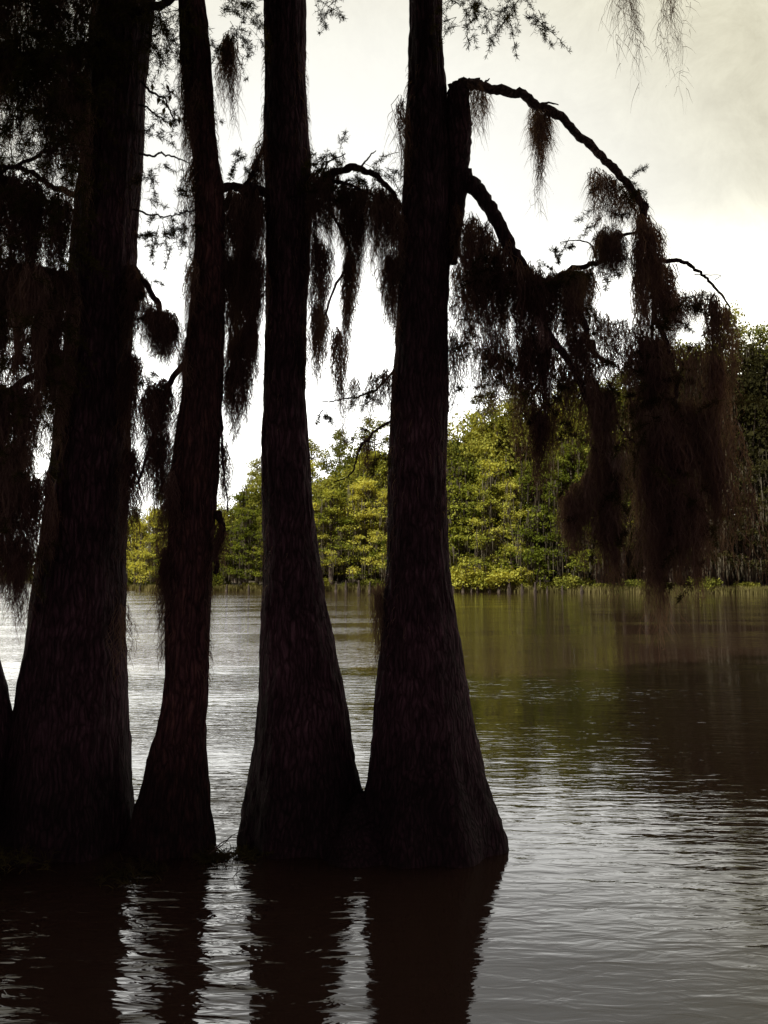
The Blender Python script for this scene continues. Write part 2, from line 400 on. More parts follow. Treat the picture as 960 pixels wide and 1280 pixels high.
# the swollen stub fused to the right trunk and the limbs leaving it
g = Geo()
tube(g, [at(566, 330, 5.36), at(571, 240, 5.33), at(574, 170, 5.31), at(573, 118, 5.3), at(574, 106, 5.3)], [.03, .07, .085, .075, .045], n=60, sides=20, rough=.05)
link('broken_stub', g, M_bark, TC, smooth=True)
limb(TC, [(562, 112, 5.3), (580, 104, 5.28), (602, 106, 5.25), (640, 120, 5.2), (690, 146, 5.12), (740, 186, 5.05), (778, 221, 5.0), (801, 248, 4.97), (808, 262, 4.96)], 6.5, 4.2, M_deadwood, n=90, wob=.005, sides=10,
     extra=[([(563, 108, 5.3), (580, 101, 5.28), (600, 98, 5.3)], 3, 1.2), ([(640, 118, 5.2), (652, 117, 5.2)], 1.6, .6), ([(664, 130, 5.16), (682, 130, 5.15), (698, 131, 5.1)], 2, .7),
            ([(606, 104, 5.25), (612, 98, 5.25)], 1.8, .7)]).name = 'dead_limb'
limb(TC, [(806, 256, 4.96), (803, 285, 4.96), (810, 320, 4.97), (820, 345, 4.98), (818, 400, 5.0), (812, 480, 5.0), (815, 560, 5.0)], 5, 1.2)
limb(TC, [(822, 325, 4.97), (845, 330, 4.95), (868, 343, 4.92), (890, 362, 4.9), (913, 385, 4.88)], 3, 1, extra=[([(868, 343, 4.92), (900, 342, 4.9), (893, 350, 4.9)], .7, .4), ([(845, 330, 4.95), (850, 345, 4.95)], .8, .4)])
limb(TC, [(572, 215, 5.32), (590, 230, 5.3), (610, 252, 5.28), (627, 285, 5.25), (642, 318, 5.2), (660, 350, 5.2), (672, 392, 5.15), (690, 425, 5.1)], 11, 5, n=50)
limb(TC, [(660, 350, 5.2), (690, 352, 5.18), (708, 342, 5.15), (728, 334, 5.1), (748, 332, 5.1), (772, 300, 5.1), (800, 290, 5.05)], 5, 1.5, extra=[([(748, 332, 5.1), (740, 306, 5.1), (722, 300, 5.1), (700, 303, 5.1)], 1.4, .5)])
limb(TC, [(700, 345, 5.15), (718, 385, 5.1), (730, 420, 5.1), (742, 444, 5.1), (768, 455, 5.1)], 5, 2.5)
limb(TC, [(690, 425, 5.1), (715, 455, 5.05), (735, 490, 5.0), (747, 520, 5.0), (757, 560, 5.0), (775, 600, 4.95), (770, 660, 4.95)], 5, 2, n=50, extra=[([(742, 505, 5.0), (765, 520, 5.0), (790, 552, 4.95), (830, 560, 4.9)], 2.2, .7), ([(735, 490, 5.0), (722, 498, 5.0)], 1.6, .6)])
limb(TC, [(820, 400, 5.0), (835, 440, 4.95), (848, 480, 4.9), (858, 530, 4.85), (862, 580, 4.85)], 3.5, 1.6, extra=[([(835, 440, 4.95), (870, 470, 4.9), (893, 510, 4.85)], 1.8, .7)])
limb(TC, [(562, 300, 5.33), (585, 330, 5.4), (600, 345, 5.45), (598, 375, 5.5), (570, 370, 5.4)], 3, 1)
# between the twin trunks
limb(TC, [(382, 262, 5.45), (400, 232, 5.4), (420, 212, 5.4), (450, 210, 5.35), (480, 232, 5.35), (503, 262, 5.35)], 6, 2.5, n=50,
     extra=[([(400, 232, 5.4), (410, 200, 5.4), (432, 192, 5.4)], 1.8, .6), ([(450, 210, 5.35), (462, 195, 5.4), (470, 188, 5.4)], 1.4, .5), ([(410, 225, 5.4), (440, 232, 5.3), (470, 246, 5.3)], 3, 1)])
limb(TC, [(385, 246, 5.45), (410, 262, 5.4), (432, 290, 5.4), (440, 318, 5.4), (423, 350, 5.38), (404, 400, 5.36), (398, 425, 5.36)], 3, .8)
limb(TC, [(502, 455, 5.35), (478, 474, 5.3), (450, 484, 5.3), (425, 494, 5.3), (402, 502, 5.3)], 1.8, .6, extra=[([(478, 474, 5.3), (474, 465, 5.3), (470, 460, 5.3)], .7, .3), ([(450, 484, 5.3), (440, 496, 5.3)], .7, .3)])
limb(TC, [(495, 522, 5.35), (470, 540, 5.3), (452, 560, 5.28), (436, 590, 5.25), (418, 602, 5.25)], 2, .6)
# limb joining the slim tree and the left twin trunk
limb(TC, [(336, 240, 5.45), (318, 240, 5.4), (300, 238, 5.32), (276, 236, 5.27)], 6, 4.5, n=24)
limb(TC, [(332, 178, 5.42), (322, 200, 5.4), (312, 225, 5.38), (300, 240, 5.34)], 3, 2, n=20)
limb(TB, [(276, 520, 5.25), (283, 560, 5.2), (288, 600, 5.2), (284, 640, 5.2)], 2, .8)
limb(TB, [(232, 455, 5.25), (218, 470, 5.2), (208, 500, 5.2), (202, 520, 5.2), (190, 560, 5.15), (172, 605, 5.15)], 4.5, 1.5)
limb(TB, [(272, 640, 5.25), (280, 660, 5.22), (277, 700, 5.22), (268, 716, 5.22)], 5, 2)
# right side of the massive trunk
limb(TA, [(172, 98, 5.3), (190, 108, 5.25), (207, 118, 5.2), (215, 138, 5.2), (228, 152, 5.2)], 1.6, .6)
limb(TA, [(172, 130, 5.3), (190, 136, 5.2), (210, 150, 5.15), (226, 152, 5.15)], 1.4, .5)
limb(TA, [(174, 192, 5.3), (200, 196, 5.2), (220, 202, 5.2), (236, 204, 5.2)], 1.4, .8)
limb(TA, [(168, 262, 5.3), (195, 268, 5.2), (220, 268, 5.2), (244, 262, 5.2)], 1.3, .6)
limb(TA, [(166, 335, 5.3), (182, 360, 5.2), (200, 392, 5.2), (215, 410, 5.2), (219, 424, 5.2)], 5, 2)
limb(TA, [(95, 245, 5.3), (76, 235, 5.15), (55, 226, 5.0), (25, 215, 4.9), (-20, 208, 4.8)], 4, 2.5)
limb(TA, [(88, 342, 5.3), (60, 338, 5.1), (30, 330, 5.0), (0, 318, 4.9), (-30, 312, 4.9)], 3, 1.5)
limb(TA, [(105, 165, 5.3), (60, 190, 5.1), (15, 205, 5.0), (-30, 230, 5.0)], 3, 1.5)
limb(TA, [(110, 60, 5.3), (70, 80, 5.1), (20, 70, 4.9), (-40, 60, 4.8)], 7, 4)
limb(TA, [(150, 20, 5.3), (200, 10, 5.0), (260, -15, 4.8), (330, -30, 4.7)], 6, 3)
limb(TE, [(-130, 560, 5.1), (-80, 530, 5.0), (-20, 500, 4.9), (40, 470, 4.9), (75, 480, 4.9)], 8, 2.5)
limb(TE, [(-110, 640, 5.1), (-60, 630, 5.0), (0, 620, 4.9), (50, 600, 4.9)], 6, 2)

# ------------------------------------------------------------------ feathery foliage of the near trees
def feather(g, start, direc, length, n=16, leaf=.028, lw=.0035, droop=.35, spread=.5):
    """a twig with alternating needle-leaved twiglets"""
    s = np.array(list(start)); d = unit(np.array(list(direc), float))
    K = 9; t = np.linspace(0, 1, K)
    bend = rng.normal(0, .12, 3)
    C = s + d*length*t[:, None] + bend*length*(t**2)[:, None]; C[:, 2] -= droop*length*t**2
    ribbons(g, C[None], np.linspace(.005, .0015, K)[None], unit(np.cross(d, rng.normal(0, 1, 3)))[None, None].repeat(K, 1))
    b0 = rng.uniform(.12, 1, n); base = np.stack([np.interp(b0, t, C[:, k]) for k in range(3)], 1)
    dd = unit(d*.55 + rng.normal(0, spread, (n, 3))); ln = length*.42*rng.uniform(.4, 1, n)*(1.15 - b0)
    k2 = 5; tt = np.linspace(0, 1, k2)
    TW = base[:, None] + dd[:, None]*ln[:, None, None]*tt[None, :, None]; TW[:, :, 2] -= .3*ln[:, None]*tt**2
    ribbons(g, TW, np.tile(np.linspace(.003, .001, k2), (n, 1)), unit(np.cross(dd, rng.normal(0, 1, (n, 3))))[:, None].repeat(k2, 1))
    m = n*9
    ii = rng.integers(0, n, m); ff = rng.random(m)
    bs = base[ii] + dd[ii]*(ln[ii]*ff)[:, None]; bs[:, 2] -= .3*ln[ii]*ff**2
    ld = unit(dd[ii]*.5 + rng.normal(0, .7, (m, 3))); ll = leaf*rng.uniform(.5, 1.3, m)
    P = bs[:, None] + ld[:, None]*ll[:, None, None]*np.array([0, .5, 1.])[None, :, None]
    ribbons(g, P, np.tile(np.array([lw*.5, lw, lw*.3]), (m, 1)), unit(np.cross(ld, rng.normal(0, 1, (m, 3))))[:, None].repeat(3, 1))

def foliage(root, boxes, name='foliage', dens=1.0, leaf=.028, lw=.0035):
    """boxes: (x0,x1,y0,y1,depth,count,length m)"""
    g = Geo()
    for (x0, x1, y0, y1, d, cnt, ln) in boxes:
        for _ in range(int(cnt*dens)):
            p = at(random.uniform(x0, x1), random.uniform(y0, y1), d + random.uniform(-.2, .2))
            feather(g, p, (random.gauss(0, 1), random.gauss(0, .7), random.gauss(-.25, .45)), ln*random.uniform(.6, 1.2), leaf=leaf, lw=lw)
    return link(name, g, M_needle, root)

foliage(TA, [(185, 235, 90, 200, 5.2, 12, .20), (178, 230, 195, 255, 5.2, 9, .2), (185, 238, 265, 310, 5.2, 20, .16), (190, 225, 0, 70, 5.2, 26, .3),
             (172, 200, 330, 420, 5.2, 6, .15), (170, 205, 440, 500, 5.2, 5, .15), (165, 240, 0, 40, 4.9, 26, .35)])
foliage(TA, [(0, 105, 0, 190, 5.0, 190, .32), (0, 100, 190, 340, 4.9, 70, .26), (0, 90, 340, 520, 4.9, 60, .26), (-20, 160, -30, 60, 4.8, 60, .35), (60, 120, 60, 200, 5.0, 30, .25)])
foliage(TC, [(380, 500, 185, 260, 5.4, 34, .17), (392, 420, 190, 240, 5.4, 10, .14), (385, 400, 260, 330, 5.4, 5, .14), (440, 490, 455, 500, 5.3, 6, .12), (385, 420, 500, 520, 5.3, 3, .1),
             (430, 480, 530, 585, 5.3, 5, .12), (275, 330, 0, 60, 5.3, 24, .22), (380, 430, 0, 20, 5.3, 6, .2)])
foliage(TC, [(562, 680, -20, 36, 5.0, 34, .24), (740, 798, 215, 280, 5.05, 16, .16), (690, 800, 295, 340, 5.1, 12, .13), (600, 700, 310, 360, 5.2, 34, .18),
             (560, 640, 300, 420, 5.4, 22, .18), (830, 905, 370, 440, 4.95, 16, .15), (700, 800, 380, 480, 5.1, 22, .18), (775, 860, 420, 530, 4.95, 26, .18),
             (620, 760, 440, 560, 5.1, 30, .18), (770, 910, 470, 640, 4.9, 36, .2), (690, 800, 500, 680, 5.0, 18, .18), (800, 900, 640, 740, 4.85, 14, .16), (560, 640, 420, 500, 5.3, 14, .18), (290, 318, 190, 215, 5.35, 5, .1)])
foliage(TE, [(-60, 60, 420, 600, 4.9, 30, .24), (-40, 60, 600, 720, 4.9, 26, .2)])

# broad leaves on the twig by the massive trunk
g = Geo()
for (px, py) in ((208, 105), (214, 118), (206, 134), (199, 121), (213, 150), (224, 146), (190, 104)):
    p = np.array(list(at(px, py, 5.2))); a = random.uniform(-.5, .5)
    d = np.array([math.sin(a), 0.2, -math.cos(a)]); s = np.array([math.cos(a), .3, math.sin(a)])
    L_ = .055; w = .012
    g.add([p, p + d*L_*.35 + s*w, p + d*L_, p + d*L_*.4 - s*w], [[0, 1, 2, 3]])
link('leaves', g, M_needle, TA)

# ------------------------------------------------------------------ crowns above the view
def spray_template(seed, n, rad, flat, leaf, lw):
    r = np.random.default_rng(seed)
    c = r.normal(0, 1, (n, 3)); c = c/np.linalg.norm(c, axis=1)[:, None]*(r.random((n, 1))**.45)*rad; c[:, 2] *= flat
    d = unit(c*[1, 1, .4] + r.normal(0, rad*.5, (n, 3))); L_ = leaf*r.uniform(.6, 1.3, (n, 1))
    s = unit(np.cross(d, r.normal(0, 1, (n, 3)) + [0, 0, 1.2]))
    w = lw*r.uniform(.6, 1.3, (n, 1))
    V = np.stack([c - s*w*.4, c + d*L_*.5 - s*w, c + d*L_ , c + d*L_*.5 + s*w], 1)
    return V.reshape(-1, 3), np.arange(n*4).reshape(n, 4)
tmpl = [spray_template(50+i, 260, .55, .45, .10, .018) for i in range(3)]
def over_crown(root, cx, cy, z0, z1, rad, n):
    g = Geo(); gb = Geo()
    for i in range(n):
        a = random.uniform(0, 6.283); q = math.sqrt(random.random())*rad; z = random.uniform(z0, z1)
        c = Vector((cx + q*math.cos(a), cy + q*math.sin(a), z))
        # stay above the sight line that bounds the photograph
        if c.y > 0: c.z = max(c.z, CAMH + c.y*math.tan(PITCH + math.atan(640/FPX)) + .75)
        v, f = tmpl[i % 3]; th = random.uniform(0, 6.283); k = random.uniform(.7, 1.25)
        Rm = np.array([[math.cos(th), -math.sin(th), 0], [math.sin(th), math.cos(th), 0], [0, 0, 1]])*k
        g.add(v @ Rm.T + np.array(list(c)), f)
        if i % 5 == 0: tube(gb, [Vector((cx, cy, c.z-.3)), Vector(((cx+c.x)/2, (cy+c.y)/2, c.z+.1)), c], [.05, .03, .01], n=8, sides=6)
    link('crown', g, M_needle, root); link('branch', gb, M_bark, root, smooth=True)
over_crown(TA, prof['A'](8)[0], DA, 7, 14, 3.2, 260)
over_crown(TB, prof['B'](8)[0], DB, 7, 11.5, 2.0, 120)
over_crown(TC, prof['D'](8)[0], DD, 7.2, 15, 3.4, 260)
over_crown(TE, prof['E'](6)[0], DE, 4.5, 10, 2.6, 160)

def added_shade_tree(x, y, H, label, seed):  # unseen trees added to keep sun and sky off the near trunks
    r = np.random.default_rng(seed); rs = random.Random(seed)
    root = empty('added_shade_tree', (x, y, .3)); tag(root, label, 'tree', 'unseen shade trees added on the near bank')
    gt, gc = Geo(), Geo()
    tube(gt, [Vector((x, y, 0)), Vector((x, y, 1.2)), Vector((x+.2, y, H*.5)), Vector((x, y+.2, H))], [.5, .33, .25, .06], n=40, sides=14, rough=.05)
    for i in range(85):
        a = rs.uniform(0, 6.283); q = rs.random()**.5*4.4; z = rs.uniform(H*.38, H)
        c = Vector((x + q*math.cos(a), y + q*math.sin(a), z))
        if i % 2: tube(gt, [Vector((x, y, z-.8)), Vector(((x+c.x)/2, (y+c.y)/2, z-.1)), c], [.09, .05, .015], n=9, sides=6)
        leafball(gc, c, rs.uniform(1.0, 1.7), .55, 200, .30, r)
    link('trunk', gt, M_bark, root, smooth=True); link('crown', gc, M_needle, root)
def leafball(g, c, rad, flat, n, leaf, r, up=.6):
    q = r.normal(0, 1, (n, 3)); q = q/np.linalg.norm(q, axis=1)[:, None]*(r.random((n, 1))**.4); q[:, 2] *= flat
    P = np.array(c) + q*rad
    d = unit(q*[1, 1, .3] + r.normal(0, .6, (n, 3))); nrm = unit(q*.7 + [0, 0, up] + r.normal(0, .5, (n, 3)))
    s = unit(np.cross(d, nrm)); L_ = leaf*r.uniform(.5, 1.4, (n, 1)); w = L_*r.uniform(.22, .42, (n, 1))
    V = np.stack([P, P + d*L_*.5 + s*w, P + d*L_, P + d*L_*.5 - s*w], 1)
    g.add(V.reshape(-1, 3), np.arange(n*4).reshape(n, 4))
added_shade_tree(-5.5, -3.0, 14, 'unseen shade tree added on the near bank, left of the viewpoint', 1)
added_shade_tree(0.8, -4.5, 15, 'unseen shade tree added on the near bank, straight behind the viewpoint', 2)
added_shade_tree(6.5, -3.6, 13, 'unseen shade tree added on the near bank, right of the viewpoint', 3)
added_shade_tree(-6.4, -.2, 13, 'unseen shade tree added at the near water edge, nearest on the left of the viewpoint', 5)
added_shade_tree(-2.6, -4.2, 14, 'unseen shade tree added on the near bank, close behind and left of the viewpoint', 6)
added_shade_tree(-9.5, 2.5, 13, 'unseen shade tree added in the shallows farthest left of the viewpoint', 4)

# ------------------------------------------------------------------ Spanish moss, one object per clump
MG = 'spanish moss hanging from the near trees'
def moss(label, spec, d, n=70, tufts=None, hw=None, width=.0045, jitter=.12, conv=.85, hairs=5):
    """spec: list of (x0,x1,ytop0,ytop1,ybot0,ybot1,count)"""
    g = Geo()
    first = None
    for (x0, x1, yt0, yt1, yb0, yb1, cnt) in spec:
        for i in range(cnt):
            u = (i + random.uniform(.2, .8))/cnt
            px = x0 + (x1-x0)*u; yt = yt0 + (yt1-yt0)*u + random.uniform(-6, 6); yb = yb0 + (yb1-yb0)*u
            yb = yt + (yb-yt)*random.uniform(.85, 1.15)
            dd = d + random.uniform(-jitter, jitter)
            p = at(px, yt, dd); ln = (yb-yt)*mpp(yt, dd)
            w = max(.6*(x1-x0)/cnt, 4.5)*mpp(yt, dd)*random.uniform(.9, 1.4)
            moss_tuft(g, p, w, ln, n, width=width, conv=conv, hairs=hairs)
            if first is None: first = p
    o = link_at_base('spanish_moss', g, M_moss, tuple(first))
    tag(o, label, 'moss', MG); return o

moss('small lone pointed moss tuft dangling under the middle of the arching dead limb', [(667, 684, 140, 146, 215, 205, 3), (672, 676, 150, 150, 262, 262, 1)], 5.14, n=60)
moss('thin short moss wisps under the root of the arching dead limb', [(588, 608, 110, 116, 185, 165, 4)], 5.25, n=22)
moss('sparse pale moss net left of the bend of the arching dead limb', [(736, 800, 208, 250, 285, 290, 9)], 5.02, n=26)
moss('blunt dark moss lump just left of the drooping end of the arching limb', [(744, 776, 292, 296, 352, 345, 5)], 5.05, n=80)
moss('longest thick moss rope hanging straight below the drooping end of the arching limb', [(794, 822, 262, 290, 440, 460, 5), (794, 838, 300, 340, 520, 500, 7), (798, 832, 420, 430, 640, 640, 6), (806, 828, 560, 560, 760, 780, 4), (810, 822, 640, 640, 815, 800, 4)], 4.96, n=52)
moss('fringed moss spreading right of the thick moss rope under the thin twig', [(828, 850, 350, 380, 440, 430, 4), (832, 884, 378, 372, 420, 400, 5)], 4.93, n=30)
moss('narrow moss column hanging from the outermost right-hand twig', [(884, 910, 372, 384, 540, 500, 4), (888, 904, 450, 450, 640, 640, 3), (890, 900, 560, 560, 720, 700, 2)], 4.88, n=48)
moss('dense moss curtain under the upper part of the stout right-hand limb, nearest the twin trunk', [(586, 650, 262, 330, 430, 470, 10), (592, 640, 330, 340, 470, 500, 6), (568, 590, 262, 300, 400, 420, 3)], 5.25, n=52)
moss('heavy moss curtain in the middle of the stout right-hand limb', [(642, 700, 325, 350, 500, 520, 10), (655, 690, 420, 430, 590, 600, 5), (668, 680, 520, 520, 640, 620, 2)], 5.15, n=58)
moss('moss lump hanging at the fork right of the heavy middle curtain', [(700, 738, 345, 340, 480, 450, 7), (712, 736, 420, 420, 520, 520, 3)], 5.12, n=75)
moss('slender moss strand left of the hanging branch over the far green shore', [(648, 660, 440, 445, 560, 560, 2), (605, 640, 440, 450, 540, 520, 4)], 5.2, n=28)
moss('long narrow moss column dropping from the low dark branch above the water', [(738, 768, 470, 500, 640, 640, 5), (742, 775, 560, 570, 720, 730, 5), (748, 770, 640, 640, 755, 750, 3)], 5.0, n=56)
moss('rounded dark moss bundle left of the long narrow column above the shoreline', [(704, 716, 625, 615, 690, 700, 3), (716, 748, 610, 590, 715, 720, 6)], 5.0, n=55, conv=.85)
moss('bulky dark moss mass at lower right, largest of all the clumps', [(800, 860, 515, 520, 680, 720, 10), (815, 890, 540, 560, 740, 720, 12), (842, 885, 500, 520, 620, 620, 6), (830, 880, 620, 620, 752, 745, 6)], 4.88, n=34, conv=.6)
moss('loose trailing moss between the long narrow column and the bulky mass', [(776, 806, 540, 530, 700, 735, 5), (778, 800, 440, 440, 560, 560, 4)], 4.97, n=18)
moss('thin scraggly moss under the forked twig at upper right', [(740, 800, 385, 420, 460, 470, 7)], 5.08, n=30)
moss('faint moss wisps trailing in from the top edge left of the upper right corner', [(768, 792, -20, -20, 75, 95, 4), (786, 790, -20, -20, 175, 170, 1)], 4.6, n=16, width=.0016, hairs=3)
moss('faintest long moss wisp trailing from the top edge nearest the upper right corner', [(828, 842, -20, -20, 110, 120, 3), (840, 844, -20, -20, 185, 180, 1)], 4.6, n=12, width=.0016, hairs=3)
moss('straggling moss veil on the left flank of the stout limb, touching the right twin trunk', [(566, 600, 330, 360, 470, 520, 6), (560, 582, 420, 430, 560, 540, 3)], 5.38, n=30)
moss('see-through moss veil hanging across the tree line right of the twin trunks', [(590, 650, 420, 430, 540, 570, 8), (640, 700, 500, 500, 620, 600, 5)], 5.22, n=20)
moss('see-through moss veil between the forked twig and the thick moss rope', [(736, 800, 440, 440, 560, 580, 8)], 5.06, n=18)
moss('thin moss drapes below the tip of the stout limb above the tree line', [(690, 740, 440, 470, 590, 580, 7)], 5.08, n=22)
moss('airy moss fringe filling between the thick moss rope and the outermost column', [(835, 886, 430, 440, 540, 560, 6), (850, 895, 500, 510, 640, 650, 4)], 4.9, n=18)
moss('trailing moss threads nearest the right edge, beside the bulky mass', [(888, 930, 520, 540, 690, 700, 5), (900, 945, 600, 620, 735, 740, 4)], 4.86, n=11)
moss('bottom-most stringy moss ends of the bulky mass, almost touching the waterline', [(800, 880, 650, 660, 765, 760, 9)], 4.87, n=24)
# between the twin trunks
moss('ragged moss clinging to the right side of the left twin trunk', [(386, 420, 225, 215, 340, 320, 7), (390, 412, 300, 310, 440, 450, 4)], 5.4, n=55)
moss('dark moss hank in the centre of the gap between the twin trunks', [(426, 460, 232, 235, 370, 360, 6), (432, 442, 320, 320, 480, 470, 2)], 5.36, n=90)
moss('dark moss hank against the left side of the right twin trunk', [(464, 500, 240, 250, 350, 360, 6), (482, 498, 320, 320, 420, 430, 3)], 5.32, n=80)
moss('long frayed moss tail low in the twin trunk gap, left one', [(394, 408, 385, 390, 495, 520, 3)], 5.36, n=60)
moss('long thin moss tail low in the twin trunk gap, middle one', [(416, 428, 410, 430, 560, 560, 2)], 5.34, n=50)
moss('short moss scraps on the fine twig in the lower twin trunk gap', [(440, 446, 480, 480, 540, 535, 1), (462, 494, 474, 460, 540, 520, 3), (455, 462, 545, 545, 590, 590, 1)], 5.3, n=34)
moss('thin moss thread down the upper left side of the right twin trunk', [(496, 504, 130, 130, 250, 250, 2)], 5.3, n=22)
moss('wispy moss hugging the lower left side of the right twin trunk over the water', [(468, 480, 740, 730, 880, 860, 3)], 5.3, n=26)
# between slim tree and twin
moss('broad dark moss curtain filling the gap between the slim tree and the twin trunks', [(284, 330, 242, 240, 420, 400, 9), (284, 328, 320, 330, 520, 480, 8), (290, 322, 420, 400, 545, 520, 4), (284, 300, 460, 460, 570, 560, 2)], 5.32, n=95, conv=.6)
moss('slanting moss fringe beside the upper left edge of the left twin trunk', [(308, 332, 235, 170, 262, 260, 6)], 5.38, n=40)
moss('narrow tapering moss spike high between the slim tree and the left twin trunk', [(280, 290, 46, 46, 140, 150, 2), (284, 288, 60, 60, 175, 175, 1)], 5.2, n=60)
moss('moss scraps on the knobbly stub at the right of the slim trunk above the waterline', [(272, 284, 560, 560, 660, 650, 2), (270, 280, 660, 660, 720, 715, 2)], 5.2, n=35)
# between massive and slim tree
moss('fine moss line along the upper left edge of the slim trunk', [(228, 248, 60, 110, 220, 250, 5), (238, 246, 200, 200, 330, 330, 2)], 5.2, n=40)
moss('rounded dark moss bundle in the gap between the massive and slim trunks', [(184, 220, 385, 400, 455, 460, 6)], 5.2, n=95, conv=.85)
moss('long ragged moss along the right edge of the massive trunk', [(160, 178, 330, 350, 470, 450, 4), (158, 176, 440, 450, 600, 600, 4), (156, 170, 560, 570, 700, 700, 3)], 5.2, n=55)
moss('dangling moss below the slanting branch left of the slim trunk', [(180, 214, 490, 480, 600, 590, 6), (186, 208, 560, 540, 650, 640, 3)], 5.16, n=75)
moss('short moss strings on the left edge of the slim trunk around its middle', [(236, 246, 330, 330, 440, 430, 2), (222, 238, 440, 430, 520, 500, 2)], 5.12, n=30)
moss('shaggy moss skirt down the lower left edge of the slim trunk over the water', [(206, 218, 600, 590, 720, 700, 3), (204, 214, 690, 690, 825, 800, 3)], 5.15, n=42)
moss('tiny moss threads on the right edge of the massive trunk just above the water', [(152, 160, 760, 770, 880, 860, 2)], 5.25, n=16)
# left side
moss('upper moss curtain over the left edge left of the massive trunk', [(-40, 55, 205, 230, 400, 420, 12), (30, 92, 240, 250, 400, 380, 7)], 4.95, n=70)
moss('middle moss curtain against the left side of the massive trunk', [(44, 90, 340, 345, 560, 520, 9), (60, 86, 440, 440, 600, 580, 4)], 5.0, n=85)
moss('widest moss curtain at the left edge hanging almost to the water', [(-40, 60, 318, 340, 560, 560, 14), (-40, 50, 480, 490, 680, 650, 12), (-20, 30, 560, 560, 760, 740, 6)], 4.85, n=80)
moss('lowest trailing moss between the left edge and the massive trunk, tips near the water', [(-10, 62, 600, 600, 740, 720, 9), (0, 40, 680, 680, 790, 770, 4), (20, 26, 700, 700, 815, 810, 1)], 4.9, n=60)
moss('dark moss tangle in the upper left corner above the horizontal branch', [(-30, 110, -20, -20, 160, 150, 14), (-30, 110, 60, 60, 240, 200, 14), (60, 112, 100, 100, 330, 300, 6)], 5.0, n=60)

# ------------------------------------------------------------------ small plants and sticks at the waterline
def water_tuft(px, py, d, label, n=160, h=.2, spread=.1):
    p = at(px, py, d); g = Geo(); K = 6; t = np.linspace(0, 1, K)
    base = np.array([p.x, d, p.z]) + rng.normal(0, 1, (n, 3))*[spread*.6, spread*.6, .02]
    dd = unit(np.stack([rng.normal(0, .8, n), rng.normal(0, .6, n), rng.uniform(.1, 1.2, n)], 1)); L_ = h*rng.uniform(.3, 1.2, n)
    P = base[:, None] + dd[:, None]*(L_[:, None]*t)[..., None]; P[:, :, 2] -= .5*L_[:, None]*t**2
    ribbons(g, P, np.tile(np.linspace(.006, .001, K), (n, 1)), unit(np.cross(dd, rng.normal(0, 1, (n, 3))))[:, None].repeat(K, 1))
    for _ in range(14): feather(g, base[random.randrange(n)], (random.gauss(0, 1), random.gauss(0, .5), random.uniform(.1, .7)), h*.9, n=10, leaf=.02)
    tag(link_at_base('water_plant', g, M_needle, (p.x, d, p.z)), label, 'plant', 'plants at the foot of the near trees')
water_tuft(266, 1074, 5.0, 'bushy little plant at the foot of the slim trunk, just above the water', 220, .11, .07)
water_tuft(304, 1072, 5.05, 'bristly little plant at the left foot of the twin trunks, just above the water', 180, .12, .06)
water_tuft(10, 1075, 4.8, 'dark low plant tangle at the foot of the massive left trunk', 220, .14, .2)
water_tuft(166, 1092, 4.75, 'dark twiggy plant in the shadow between the massive and slim trunk feet', 200, .12, .15)
def sticks(label, lines, d):
    g = Geo(); f = None
    for ln in lines:
        P = [at(x, y, d + q) for (x, y, q) in ln[0]]
        if f is None: f = P[0]
        tube(g, P, [ln[1]*mpp(1100, d), ln[1]*.5*mpp(1100, d), .001], n=16, sides=6, wob=.003)
    tag(link_at_base('twig', g, M_deadwood, tuple(f), smooth=True), label, 'twig', 'twigs at the waterline')
sticks('forked bare twig reaching up right across the gap from the slim trunk foot', [([(258, 1070, 0), (282, 1052, 0), (309, 1034, 0)], 1.2), ([(270, 1062, 0), (292, 1048, .1), (300, 1060, .1)], .8), ([(268, 1064, 0), (290, 1082, 0), (300, 1078, 0)], .8)], 5.0)
sticks('tangle of thin sticks dipping into the water between slim and twin trunks', [([(262, 1095, .2), (285, 1105, .1), (308, 1080, 0)], 1.0), ([(268, 1120, .1), (290, 1100, 0), (303, 1072, 0)], .9), ([(266, 1085, .2), (296, 1112, 0), (312, 1128, 0)], .8), ([(280, 1076, .2), (288, 1110, 0), (290, 1135, 0)], .7)], 4.7)
sticks('long thin fallen stick lying low in the shadow before the massive left trunk', [([(0, 1230, 0), (50, 1205, .1), (110, 1178, .3)], 1.5)], 3.75)

